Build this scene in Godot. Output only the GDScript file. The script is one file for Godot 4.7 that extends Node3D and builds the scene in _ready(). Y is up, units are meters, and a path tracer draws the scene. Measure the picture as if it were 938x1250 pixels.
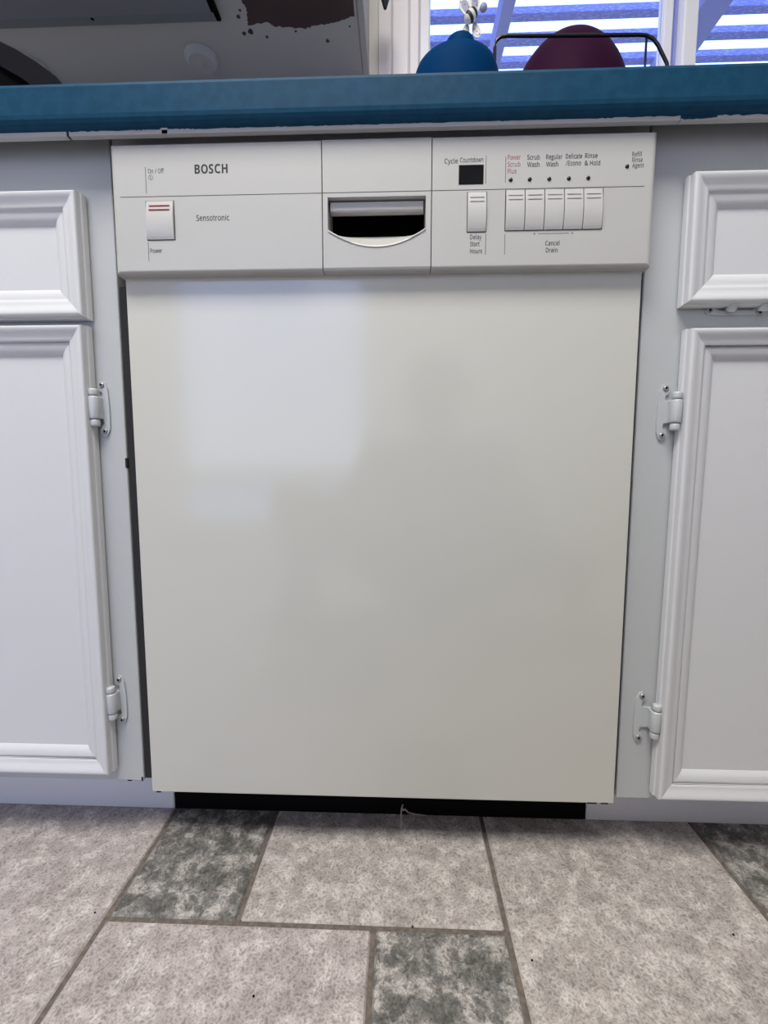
extends Node3D
# A kitchen base run: white dishwasher between two painted cabinets, blue worktop, slate-look floor tiles.

const ZF := -0.008          # face of the cabinet frames
const PZ := 0.0142          # face of the dishwasher's control panel
var used := {}
var M := {}
var rng := RandomNumberGenerator.new()

func _ready():
	rng.seed = 7
	# camera
	var cam := Camera3D.new(); cam.name = "camera"; add_child(cam)
	cam.position = Vector3(0.0253, 0.4954, 0.5351)
	cam.rotation = Vector3(-0.0964, 0.0353, 0.0006)
	cam.keep_aspect = Camera3D.KEEP_HEIGHT
	cam.fov = 97.4827; cam.near = 0.02; cam.far = 200.0
	cam.current = true
	# sky and exposure
	var env := Environment.new()
	env.background_mode = Environment.BG_SKY
	var sky := Sky.new(); var sm := ProceduralSkyMaterial.new()
	sm.sky_top_color = Color(0.62, 0.74, 1.0); sm.sky_horizon_color = Color(0.86, 0.9, 1.0)
	sm.ground_bottom_color = Color(0.42, 0.44, 0.5); sm.ground_horizon_color = Color(0.7, 0.74, 0.82)
	sm.sky_energy_multiplier = 1.7; sm.ground_energy_multiplier = 1.2
	sky.sky_material = sm; env.sky = sky
	env.tonemap_mode = Environment.TONE_MAPPER_LINEAR
	env.tonemap_exposure = 1.0
	env.sdfgi_enabled = true; env.ssao_enabled = true; env.ssil_enabled = true
	var we := WorldEnvironment.new(); we.name = "world_environment"; we.environment = env; add_child(we)
	# the ceiling lamp's light (its fitting is built in ceiling_lamp())
	var lamp := AreaLight3D.new(); lamp.name = "ceiling_lamp_light"; add_child(lamp)
	lamp.position = Vector3(-0.3, 2.36, 0.88); lamp.rotation_degrees = Vector3(-90, 0, 0)
	lamp.area_size = Vector2(1.3, 0.7); lamp.light_energy = 5.6; lamp.light_color = Color(1.0, 0.985, 0.945)
	lamp.area_range = 8.0; lamp.shadow_enabled = true

	make_materials()
	room()
	floor_tiles()
	outside()
	base_cabinets()
	dishwasher()
	worktop()
	upper_cabinet()
	counter_objects()
	window_ornaments()
	small_things()
	photographer()

# ---------------------------------------------------------------- helpers
func numbered(n: String) -> String:
	if not used.has(n):
		used[n] = 0
		return n
	used[n] += 1
	return "%s_%03d" % [n, used[n]]

func tag(o: Node, label: String, category: String, group := ""):
	o.set_meta("label", label); o.set_meta("category", category)
	if group != "": o.set_meta("group", group)
	return o

func thing(called: String, label: String, category: String, at := Vector3.ZERO, group := "") -> Node3D:
	var o := Node3D.new(); o.name = numbered(called); o.position = at; add_child(o)
	tag(o, label, category, group)
	return o

func origin(n: Node) -> Vector3:
	var p := Vector3.ZERO
	while n != self and n != null:
		p += (n as Node3D).position
		n = n.get_parent()
	return p

func begin(smooth := false) -> SurfaceTool:
	var st := SurfaceTool.new(); st.begin(Mesh.PRIMITIVE_TRIANGLES)
	st.set_smooth_group(0 if smooth else 4294967295)
	return st

# commits the tool, whose vertices are in world space, as one mesh under parent
func obj(called: String, st: SurfaceTool, mat: Material, parent: Node = self, at = null) -> MeshInstance3D:
	st.generate_normals()
	var o := MeshInstance3D.new()
	o.name = numbered(called) if parent == self else called
	o.mesh = st.commit(); o.material_override = mat
	o.cast_shadow = GeometryInstance3D.SHADOW_CASTING_SETTING_ON
	parent.add_child(o, true)
	o.position = (at if at != null else Vector3.ZERO) - (origin(parent) if at == null else Vector3.ZERO)
	return o

func part(called: String, mesh: Mesh, mat: Material, parent: Node, at: Vector3) -> MeshInstance3D:
	var o := MeshInstance3D.new(); o.name = called; o.mesh = mesh; o.material_override = mat
	parent.add_child(o, true); o.position = at - origin(parent)
	return o

func struct(called: String, st: SurfaceTool, mat: Material) -> MeshInstance3D:
	var o := obj(called, st, mat); o.set_meta("kind", "structure")
	return o

# a flat convex polygon whose outside is the side away from c
func poly(st: SurfaceTool, pts: Array, c: Vector3):
	var n: Vector3 = (pts[1] - pts[0]).cross(pts[2] - pts[0])
	if n.length_squared() < 1e-20 and pts.size() > 3: n = (pts[2] - pts[0]).cross(pts[3] - pts[0])
	var mid := Vector3.ZERO
	for p in pts: mid += p
	mid /= pts.size()
	var flip: bool = n.dot(mid - c) > 0     # Godot's fronts run clockwise
	for i in range(1, pts.size() - 1):
		st.add_vertex(pts[0])
		if flip: st.add_vertex(pts[i + 1]); st.add_vertex(pts[i])
		else: st.add_vertex(pts[i]); st.add_vertex(pts[i + 1])

# box from a to b with chamfered edges
func box(st: SurfaceTool, a: Vector3, b: Vector3, ch := 0.0):
	var lo := Vector3(min(a.x, b.x), min(a.y, b.y), min(a.z, b.z)); var hi := Vector3(max(a.x, b.x), max(a.y, b.y), max(a.z, b.z))
	var c := (lo + hi) / 2.0; var h := (hi - lo) / 2.0
	ch = min(ch, min(h.x, min(h.y, h.z)) * 0.95)
	for ax in 3:
		var u := (ax + 1) % 3; var v := (ax + 2) % 3
		for s in [-1.0, 1.0]:
			var q := []
			for k in [[-1, -1], [1, -1], [1, 1], [-1, 1]]:
				var p := c; p[ax] += s * h[ax]; p[u] += k[0] * (h[u] - ch); p[v] += k[1] * (h[v] - ch); q.append(p)
			poly(st, q, c)
	if ch <= 0.0: return
	for ax in 3:
		var u := (ax + 1) % 3; var v := (ax + 2) % 3
		for su in [-1.0, 1.0]:
			for sv in [-1.0, 1.0]:
				var q := []
				for k in [[-1.0, 0], [1.0, 0], [1.0, 1], [-1.0, 1]]:
					var p := c; p[ax] += k[0] * (h[ax] - ch)
					p[u] += su * (h[u] - (ch if k[1] == 0 else 0.0)); p[v] += sv * (h[v] - (0.0 if k[1] == 0 else ch)); q.append(p)
				poly(st, q, c)
	for sx in [-1.0, 1.0]:
		for sy in [-1.0, 1.0]:
			for sz in [-1.0, 1.0]:
				var s := Vector3(sx, sy, sz); var q := []
				for ax in 3:
					var p := c + s * h - s * ch; p[ax] = c[ax] + s[ax] * h[ax]; q.append(p)
				poly(st, q, c)

# a 2-D outline extruded along z
func extrude(st: SurfaceTool, pts: PackedVector2Array, z0: float, z1: float, f := Transform3D.IDENTITY):
	var idx := Geometry2D.triangulate_polygon(pts)
	for i in range(0, idx.size(), 3):
		var a := pts[idx[i]]; var b := pts[idx[i + 1]]; var c := pts[idx[i + 2]]
		if (b - a).cross(c - a) > 0: var t := b; b = c; c = t        # now clockwise seen from +z
		for p in [a, b, c]: st.add_vertex(f * Vector3(p.x, p.y, z1))
		for p in [a, c, b]: st.add_vertex(f * Vector3(p.x, p.y, z0))
	var cw := Geometry2D.is_polygon_clockwise(pts)
	var n := pts.size()
	for i in n:
		var a := pts[i]; var b := pts[(i + 1) % n]
		if cw: var t := a; a = b; b = t
		var q := [f * Vector3(a.x, a.y, z0), f * Vector3(b.x, b.y, z0), f * Vector3(b.x, b.y, z1), f * Vector3(a.x, a.y, z1)]
		for k in [0, 2, 1, 0, 3, 2]: st.add_vertex(q[k])

# a tube along points
func tube(st: SurfaceTool, pts: Array, r, sides := 8):
	var rings := []
	for i in pts.size():
		var d: Vector3 = (pts[min(i + 1, pts.size() - 1)] - pts[max(i - 1, 0)]).normalized()
		var u := d.cross(Vector3.UP if absf(d.y) < 0.9 else Vector3.RIGHT).normalized(); var v := d.cross(u)
		var ring := []; var rr: float = r[i] if r is Array else r
		for k in sides:
			var a := TAU * k / sides; ring.append(pts[i] + (u * cos(a) + v * sin(a)) * rr)
		rings.append(ring)
	for i in pts.size() - 1:
		for k in sides:
			var k2 := (k + 1) % sides
			poly(st, [rings[i][k], rings[i][k2], rings[i + 1][k2], rings[i + 1][k]], (pts[i] + pts[i + 1]) / 2.0)
	poly(st, rings[0], pts[0] + (pts[1] - pts[0]) * 0.5)
	poly(st, rings[-1], pts[-1] + (pts[-2] - pts[-1]) * 0.5)

# profile [radius, height] turned about the y axis of f
func lathe(st: SurfaceTool, prof: Array, sides: int, f: Transform3D):
	for i in prof.size() - 1:
		var a: Vector2 = prof[i]; var b: Vector2 = prof[i + 1]
		for k in sides:
			var t0 := TAU * k / sides; var t1 := TAU * (k + 1) / sides
			var p0 := f * Vector3(a.x * cos(t0), a.y, a.x * sin(t0)); var p1 := f * Vector3(a.x * cos(t1), a.y, a.x * sin(t1))
			var p2 := f * Vector3(b.x * cos(t1), b.y, b.x * sin(t1)); var p3 := f * Vector3(b.x * cos(t0), b.y, b.x * sin(t0))
			# profile listed from bottom to top on the outside
			for p in [p0, p3, p1]:
				if a.x > 0.0: st.add_vertex(p)
			if b.x > 0.0:
				for p in [p1, p3, p2]: st.add_vertex(p)

func disc_shape(st: SurfaceTool, c: Vector3, r: float, depth: float, sides := 20, axis := Vector3.BACK):
	var f := Transform3D(Basis(Quaternion(Vector3.UP, axis)), c)
	lathe(st, [Vector2(0, 0), Vector2(r, 0), Vector2(r, depth * 0.7), Vector2(r * 0.85, depth), Vector2(0, depth)], sides, f)

func noise(seed_: int, freq: float, oct := 4, kind := FastNoiseLite.TYPE_SIMPLEX_SMOOTH) -> FastNoiseLite:
	var n := FastNoiseLite.new(); n.seed = seed_; n.frequency = freq; n.noise_type = kind
	n.fractal_type = FastNoiseLite.FRACTAL_FBM; n.fractal_octaves = oct; n.fractal_gain = 0.55
	return n

func noise_tex(n: FastNoiseLite, size: int, cols: Array, normal := false, bump := 4.0) -> NoiseTexture2D:
	var t := NoiseTexture2D.new(); t.width = size; t.height = size; t.seamless = true; t.noise = n; t.generate_mipmaps = true
	if normal: t.as_normal_map = true; t.bump_strength = bump
	elif cols.size() > 0:
		var g := Gradient.new(); var offs := PackedFloat32Array(); var cc := PackedColorArray()
		for i in cols.size():
			offs.append(cols[i][0]); cc.append(cols[i][1])
		g.offsets = offs; g.colors = cc; t.color_ramp = g
	return t

func plain(c: Color, rough := 0.5, metal := 0.0, spec := 0.5) -> StandardMaterial3D:
	var m := StandardMaterial3D.new(); m.albedo_color = c; m.roughness = rough; m.metallic = metal; m.metallic_specular = spec
	return m

func tri(m: StandardMaterial3D, scale: Vector3, offset := Vector3.ZERO) -> StandardMaterial3D:
	m.uv1_triplanar = true; m.uv1_world_triplanar = true; m.uv1_scale = scale; m.uv1_offset = offset
	return m

func make_materials():
	# brushed gloss paint: faint streaks and lumps under the finish
	var lumps := noise_tex(noise(3, 0.02, 3), 512, [], true, 1.2)
	for d in [["paint", Color(0.805, 0.81, 0.825), 0.33], ["frame_paint", Color(0.71, 0.722, 0.73), 0.42], ["kick_paint", Color(0.83, 0.835, 0.86), 0.5], ["strip_paint", Color(0.70, 0.70, 0.71), 0.65]]:
		var m := plain(d[1], d[2]); tri(m, Vector3(3, 3, 3)); m.normal_enabled = true; m.normal_texture = lumps; m.normal_scale = 0.25
		M[d[0]] = m
	M.door = plain(Color(0.775, 0.775, 0.75), 0.12, 0.0, 0.6); M.panel = plain(Color(0.72, 0.718, 0.71), 0.36); M.button = plain(Color(0.74, 0.737, 0.73), 0.33)
	M.recess = plain(Color(0.70, 0.695, 0.685), 0.42)
	M.black = plain(Color(0.022, 0.022, 0.026), 0.6, 0.0, 0.12); M.dark = plain(Color(0.205, 0.205, 0.215), 0.7, 0.0, 0.12)
	M.kick_black = plain(Color(0.055, 0.055, 0.06), 0.6, 0.0, 0.15)
	M.seam = plain(Color(0.2, 0.2, 0.2), 0.7)
	M.ink = plain(Color(0.11, 0.11, 0.13), 0.6); M.grey_ink = plain(Color(0.34, 0.34, 0.35), 0.6); M.pink_ink = plain(Color(0.6, 0.36, 0.4), 0.6); M.red_ink = plain(Color(0.62, 0.12, 0.17), 0.5)
	M.display = plain(Color(0.025, 0.035, 0.07), 0.12)
	M.led = plain(Color(0.07, 0.065, 0.065), 0.15)
	M.hinge = plain(Color(0.735, 0.75, 0.765), 0.32, 0.08); M.screw = plain(Color(0.62, 0.62, 0.62), 0.3, 0.6)
	M.hole = plain(Color(0.03, 0.03, 0.03), 0.8, 0.0, 0.1)
	var blue := plain(Color(1, 1, 1), 0.42, 0.0, 0.2)
	blue.albedo_texture = noise_tex(noise(11, 0.03, 5), 512, [[0.25, Color(0.085, 0.245, 0.345)], [0.75, Color(0.105, 0.27, 0.375)]])
	M.blue = tri(blue, Vector3(4, 4, 4))
	var wall := plain(Color(0.88, 0.87, 0.86), 0.7); M.wall = wall
	M.ceiling = plain(Color(0.91, 0.905, 0.90), 0.9)
	M.vinyl = plain(Color(0.86, 0.86, 0.89), 0.35); M.casing = plain(Color(0.90, 0.88, 0.90), 0.45)
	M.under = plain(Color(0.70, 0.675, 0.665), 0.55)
	M.fixture = plain(Color(0.42, 0.42, 0.45), 0.5)
	M.maroon_paint = plain(Color(0.20, 0.085, 0.095), 0.6)
	M.puck = plain(Color(0.72, 0.72, 0.74), 0.35)
	M.grout = tri(plain(Color(1, 1, 1), 0.9), Vector3(9, 9, 9))
	M.grout.albedo_texture = noise_tex(noise(31, 0.05, 4), 256, [[0.2, Color(0.36, 0.33, 0.31)], [0.8, Color(0.46, 0.42, 0.39)]])
	# tiles: cloudy tone, with a fine cleft of pale flakes over it, and relief
	var kinds := {
		"light": [[0.22, Color(0.605, 0.578, 0.565)], [0.40, Color(0.675, 0.645, 0.632)], [0.55, Color(0.735, 0.705, 0.692)], [0.74, Color(0.84, 0.815, 0.805)]],
		"pink": [[0.22, Color(0.62, 0.583, 0.578)], [0.42, Color(0.685, 0.648, 0.642)], [0.58, Color(0.735, 0.70, 0.695)], [0.76, Color(0.83, 0.80, 0.795)]],
		"dark": [[0.22, Color(0.315, 0.315, 0.305)], [0.42, Color(0.415, 0.41, 0.40)], [0.56, Color(0.545, 0.53, 0.52)], [0.72, Color(0.75, 0.73, 0.715)]],
	}
	var flakes := noise(17, 0.018, 6); flakes.domain_warp_enabled = true; flakes.domain_warp_amplitude = 45.0; flakes.domain_warp_frequency = 0.02
	flakes.fractal_gain = 0.68
	var relief := noise_tex(flakes, 1024, [], true, 5.0)
	var fleck := noise(23, 0.032, 5); fleck.domain_warp_enabled = true; fleck.domain_warp_amplitude = 22.0; fleck.domain_warp_frequency = 0.05
	fleck.fractal_type = FastNoiseLite.FRACTAL_RIDGED
	var over := noise_tex(fleck, 1024, [[0.2, Color(0.74, 0.735, 0.73)], [0.42, Color(0.86, 0.855, 0.85)], [0.52, Color(0.89, 0.885, 0.88)], [0.62, Color(1, 1, 1)]])
	var si := 40
	for k in kinds:
		var n := noise(si, 0.0045, 8); n.fractal_gain = 0.82; n.domain_warp_enabled = true; n.domain_warp_amplitude = 70.0; n.domain_warp_frequency = 0.014
		var tex := noise_tex(n, 1024, kinds[k])
		M["tile_" + k] = []
		for v in 3:
			var m := plain(Color(1, 1, 1), 0.62)
			m.albedo_texture = tex; m.detail_enabled = true; m.detail_albedo = over; m.detail_blend_mode = BaseMaterial3D.BLEND_MODE_MUL
			m.normal_enabled = true; m.normal_texture = relief; m.normal_scale = 1.0
			tri(m, Vector3(5.2, 5.2, 5.2), Vector3(0.37 * v + 0.11 * si, 0, 0.53 * v))
			M["tile_" + k].append(m)
		si += 7
	M.slat = tri(plain(Color(1, 1, 1), 0.8), Vector3(2.2, 9, 9))
	M.slat.albedo_texture = noise_tex(noise(61, 0.03, 5), 512, [[0.2, Color(0.40, 0.45, 0.82)], [0.6, Color(0.47, 0.53, 0.88)], [0.8, Color(0.72, 0.76, 0.95)]])
	M.rafter = plain(Color(0.52, 0.55, 0.80), 0.8)
	var glass := plain(Color(0.9, 0.95, 1.0, 0.06), 0.02); glass.transparency = BaseMaterial3D.TRANSPARENCY_ALPHA
	M.glass = glass
	M.teal = plain(Color(0.015, 0.19, 0.35), 0.55, 0.0, 0.08); M.maroon = plain(Color(0.16, 0.06, 0.15), 0.55, 0.0, 0.1); M.wire = plain(Color(0.03, 0.035, 0.06), 0.25)
	M.tray = plain(Color(0.105, 0.105, 0.12), 0.6, 0.0, 0.1)
	M.bee_white = plain(Color(0.86, 0.86, 0.84), 0.5); M.bee_dark = plain(Color(0.12, 0.12, 0.16), 0.5); M.bee_head = plain(Color(0.6, 0.6, 0.7), 0.5)
	M.string = plain(Color(0.55, 0.53, 0.5), 0.9)
	M.steel = plain(Color(0.5, 0.5, 0.52), 0.35, 0.8)
	var lampm := plain(Color(1, 1, 1), 0.6); lampm.emission_enabled = true; lampm.emission = Color(1.0, 0.985, 0.945); lampm.emission_energy_multiplier = 1.5
	M.lamp = lampm

# ---------------------------------------------------------------- the room
func room():
	var st := begin(); box(st, Vector3(-2.0, 2.5, -0.76), Vector3(2.2, 2.62, 2.75)); struct("ceiling", st, M.ceiling)
	st = begin(); box(st, Vector3(-2.12, -0.06, -0.76), Vector3(-2.0, 2.62, 2.75)); struct("wall_left", st, M.wall)
	st = begin(); box(st, Vector3(2.2, -0.06, -0.76), Vector3(2.32, 2.62, 2.75)); struct("wall_right", st, M.wall)
	# the sink wall, open for the window from x -0.03 to 1.33 and y 1.10 to 2.05
	st = begin()
	box(st, Vector3(-2.0, 0, -0.76), Vector3(-0.03, 2.5, -0.605)); box(st, Vector3(1.33, 0, -0.76), Vector3(2.2, 2.5, -0.605))
	box(st, Vector3(-0.03, 0, -0.76), Vector3(1.33, 1.10, -0.605)); box(st, Vector3(-0.03, 2.05, -0.76), Vector3(1.33, 2.5, -0.605))
	struct("wall_back", st, M.wall)
	# the wall behind the viewer has a wide glazed garden door on its left, which the dishwasher's sheen shows
	st = begin()
	box(st, Vector3(-2.0, 0, 2.6), Vector3(-1.6, 2.5, 2.75)); box(st, Vector3(-0.16, 0, 2.6), Vector3(2.2, 2.5, 2.75)); box(st, Vector3(-1.6, 2.1, 2.6), Vector3(-0.16, 2.5, 2.75))
	struct("wall_front", st, M.wall)
	var d := Node3D.new(); d.name = "door_1"; d.position = Vector3(-0.88, 0, 2.68); add_child(d); d.set_meta("kind", "structure")
	st = begin()
	box(st, Vector3(-1.6, 0, 2.64), Vector3(-1.52, 2.1, 2.72), 0.004); box(st, Vector3(-0.24, 0, 2.64), Vector3(-0.16, 2.1, 2.72), 0.004)
	box(st, Vector3(-1.52, 0, 2.64), Vector3(-0.24, 0.12, 2.72), 0.004); box(st, Vector3(-1.52, 2.02, 2.64), Vector3(-0.24, 2.1, 2.72), 0.004)
	obj("door_frame", st, M.vinyl, d)
	st = begin(); box(st, Vector3(-1.52, 0.12, 2.678), Vector3(-0.24, 2.02, 2.682)); obj("pane", st, M.glass, d)
	# ceiling lamp
	var c := thing("ceiling_lamp", "long flat white ceiling lamp over the kitchen aisle", "lamp", Vector3(-0.3, 2.5, 0.88))
	st = begin(); box(st, Vector3(-1.0, 2.385, 0.48), Vector3(0.4, 2.5, 1.28), 0.01); obj("housing", st, M.vinyl, c)
	st = begin(); box(st, Vector3(-0.95, 2.372, 0.53), Vector3(0.35, 2.386, 1.23), 0.003); obj("diffuser", st, M.lamp, c)
	# window
	var w := Node3D.new(); w.name = "window_1"; w.position = Vector3(0.65, 1.10, -0.68); add_child(w); w.set_meta("kind", "structure")
	# casing boards on the left with steps, then the vinyl frame
	st = begin()
	box(st, Vector3(-0.03, 1.10, -0.64), Vector3(0.002, 2.05, -0.604), 0.003)
	box(st, Vector3(0.002, 1.10, -0.64), Vector3(0.043, 2.05, -0.612), 0.004)
	box(st, Vector3(0.043, 1.10, -0.66), Vector3(0.066, 2.05, -0.618), 0.003)
	box(st, Vector3(1.28, 1.10, -0.64), Vector3(1.33, 2.05, -0.606), 0.004); box(st, Vector3(-0.03, 2.0, -0.64), Vector3(1.33, 2.05, -0.606), 0.004)
	obj("window_casing", st, M.casing, w)
	st = begin(); box(st, Vector3(-0.05, 1.075, -0.68), Vector3(1.35, 1.10, -0.575), 0.005); obj("window_sill", st, M.casing, w)
	st = begin()
	box(st, Vector3(0.066, 1.10, -0.70), Vector3(0.0925, 2.0, -0.625), 0.004); box(st, Vector3(1.25, 1.10, -0.70), Vector3(1.28, 2.0, -0.625), 0.004)
	box(st, Vector3(0.0925, 1.10, -0.70), Vector3(1.25, 1.14, -0.625), 0.004); box(st, Vector3(0.0925, 1.96, -0.70), Vector3(1.25, 2.0, -0.625), 0.004)
	obj("window_frame", st, M.vinyl, w)
	# the two sashes meet in the middle: the near one is the right
	st = begin(); box(st, Vector3(0.640, 1.14, -0.675), Vector3(0.662, 1.96, -0.645), 0.003); obj("sash", st, M.vinyl, w)
	st = begin(); box(st, Vector3(0.668, 1.14, -0.645), Vector3(0.70, 1.96, -0.612), 0.003); obj("sash", st, M.vinyl, w)
	st = begin(); box(st, Vector3(0.662, 1.14, -0.665), Vector3(0.668, 1.96, -0.64)); obj("weather_strip", st, M.rafter, w)
	st = begin(); box(st, Vector3(0.0925, 1.14, -0.662), Vector3(0.640, 1.96, -0.658)); obj("pane", st, M.glass, w)
	st = begin(); box(st, Vector3(0.70, 1.14, -0.632), Vector3(1.25, 1.96, -0.628)); obj("pane", st, M.glass, w)

func floor_tiles():
	var st := begin(); box(st, Vector3(-2.0, -0.06, -0.76), Vector3(2.2, -0.0022, 2.75))
	var fl := struct("floor", st, M.grout)
	var g := 0.0028
	# x0, x1, z0, z1, tone, variant
	var rows := [
		[-0.593, -0.299, -0.20, 0.241, "pink", 0], [-0.299, -0.1515, -0.09, 0.0937, "dark", 0], [-0.1515, 0.1432, -0.20, 0.0937, "light", 1], [-0.299, -0.1515, -0.20, -0.09, "light", 2],
		[-0.299, -0.0015, 0.0937, 0.388, "pink", 1], [-0.0015, 0.1432, 0.0937, 0.241, "dark", 1], [0.1432, 0.436, -0.20, 0.241, "light", 0], [0.436, 0.5835, -0.09, 0.0575, "dark", 2], [0.436, 0.730, -0.384, -0.09, "light", 2],
		[0.436, 0.730, 0.0575, 0.352, "pink", 2], [0.5835, 0.878, -0.09, 0.0575, "light", 0], [-0.0015, 0.1432, 0.241, 0.535, "light", 2], [0.1432, 0.436, 0.241, 0.535, "pink", 0],
		[-0.74, -0.593, -0.20, -0.053, "dark", 0], [-0.888, -0.593, -0.053, 0.241, "light", 1], [-0.593, -0.299, 0.241, 0.535, "light", 0], [-0.888, -0.593, 0.241, 0.535, "pink", 2], [-0.299, -0.0015, 0.388, 0.535, "dark", 2],
		[0.436, 0.730, 0.352, 0.535, "light", 1], [0.730, 1.024, 0.0575, 0.352, "light", 2], [0.730, 1.024, 0.352, 0.535, "pink", 1], [0.878, 1.172, -0.20, 0.0575, "pink", 0], [-1.182, -0.888, -0.20, 0.241, "pink", 0], [-1.182, -0.888, 0.241, 0.535, "light", 0],
	]
	for z in range(5):                                   # plainer courses on the way to the far wall
		for x in range(-2, 11):
			rows.append([-1.182 + x * 0.2943, -1.182 + (x + 1) * 0.2943, 0.535 + z * 0.4, 0.535 + (z + 1) * 0.4, ["light", "pink", "light", "dark"][(x + 4 + z * 3) % 4], (x + 3 + z) % 3])
	for x in [-2, -1, 8, 9, 10]:
		for z in [[-0.20, 0.135], [0.135, 0.535]]:
			rows.append([-1.182 + x * 0.2943, -1.182 + (x + 1) * 0.2943, z[0], z[1], "pink" if x % 2 == 0 else "light", 1])
	for r in rows:
		var t := begin()
		var dy := rng.randf_range(-0.0004, 0.0)
		box(t, Vector3(r[0] + g, -0.012, r[2] + g), Vector3(r[1] - g, dy, r[3] - g), 0.0018)
		obj("tile", t, M["tile_" + r[4]][r[5]], fl)

func outside():
	var st := begin(); box(st, Vector3(-14, -0.3, -24), Vector3(14, -0.1, 24)); struct("terrain", st, plain(Color(0.42, 0.42, 0.44), 0.9))
	st = begin(); box(st, Vector3(-6, -0.1, 2.78), Vector3(6, -0.06, 12)); struct("path", st, plain(Color(0.88, 0.87, 0.86), 0.9))
	var p := thing("pergola", "slatted pergola roof outside, seen through the window above the worktop", "pergola", Vector3(0.8, 2.3, -1.9))
	var bm := begin(); box(bm, Vector3(-3.0, 0, -0.019), Vector3(3.0, 0.03, 0.019), 0.002); bm.generate_normals(); var slat := bm.commit()
	for i in range(-5, 16):
		part("slat", slat, M.slat, p, Vector3(0.8, 2.4, -1.585 - 0.1135 * i))
	for x in [[-0.75, -0.70], [0.42, 0.468], [1.20, 1.31], [2.5, 2.55]]:
		st = begin(); box(st, Vector3(x[0], 2.30, -3.4), Vector3(x[1], 2.398, -1.0), 0.003); obj("rafter", st, M.rafter, p)
	st = begin(); box(st, Vector3(-2.2, 2.2, -3.45), Vector3(3.8, 2.34, -3.36), 0.003); obj("beam", st, M.rafter, p)
	for x in [-2.1, 3.7]:
		st = begin(); box(st, Vector3(x - 0.05, -0.1, -3.45), Vector3(x + 0.05, 2.2, -3.35), 0.003); obj("post", st, M.rafter, p)

# ---------------------------------------------------------------- cabinets
const PROF := [[0.0, 0.0], [0.0, 0.0075], [0.0006, 0.0085], [0.0011, 0.0088], [0.0013, 0.0095], [0.0013, 0.0145], [0.0016, 0.0165], [0.0024, 0.0178], [0.0038, 0.0182], [0.0060, 0.0179], [0.0090, 0.0166], [0.0125, 0.0147], [0.0160, 0.0136], [0.0190, 0.0133], [0.0195, 0.0124], [0.0200, 0.0112], [0.0230, 0.0109], [0.0268, 0.0102], [0.0300, 0.0089], [0.0322, 0.0073], [0.0335, 0.0061], [0.0340, 0.0057], [0.0342, 0.0053]]

# a moulded front of two rails, two stiles and a panel, standing dz proud of the frame
func moulded_front(parent: Node3D, called: String, x0: float, x1: float, y0: float, y1: float, lean := 0.0) -> Node3D:
	var f := Node3D.new(); f.name = called; parent.add_child(f, true)
	f.position = Vector3((x0 + x1) / 2, y0, ZF) - origin(parent)
	var rect := func(w: float) -> Array: return [Vector2(x0 + w, y0 + w), Vector2(x1 - w, y0 + w), Vector2(x1 - w, y1 - w), Vector2(x0 + w, y1 - w)]
	var shift := func(v: Vector2, h: float) -> Vector3: return Vector3(v.x + (v.y - y0) * lean, v.y, ZF + 0.002 + h)
	var names := ["rail", "stile", "rail", "stile"]
	for side in 4:
		var st := begin(true)
		for i in PROF.size() - 1:
			var ra: Array = rect.call(PROF[i][0]); var rb: Array = rect.call(PROF[i + 1][0])
			var a0: Vector3 = shift.call(ra[side], PROF[i][1]); var a1: Vector3 = shift.call(ra[(side + 1) % 4], PROF[i][1])
			var b0: Vector3 = shift.call(rb[side], PROF[i + 1][1]); var b1: Vector3 = shift.call(rb[(side + 1) % 4], PROF[i + 1][1])
			poly(st, [a0, a1, b1, b0], Vector3((x0 + x1) / 2, (y0 + y1) / 2, ZF - 0.5) if i > 0 else Vector3((x0 + x1) / 2, (y0 + y1) / 2, ZF))
		obj(names[side], st, M.paint, f)
	var st := begin(); var h: float = PROF[-1][1]; var r: Array = rect.call(0.0338); var q := []
	for v in r: q.append(shift.call(v, h))
	poly(st, q, Vector3((x0 + x1) / 2, (y0 + y1) / 2, ZF - 1))
	var q2 := []
	for v in rect.call(0.0): q2.append(shift.call(v, 0.0))
	poly(st, q2, Vector3((x0 + x1) / 2, (y0 + y1) / 2, ZF + 1))
	obj("panel", st, M.paint, f)
	return f

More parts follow.
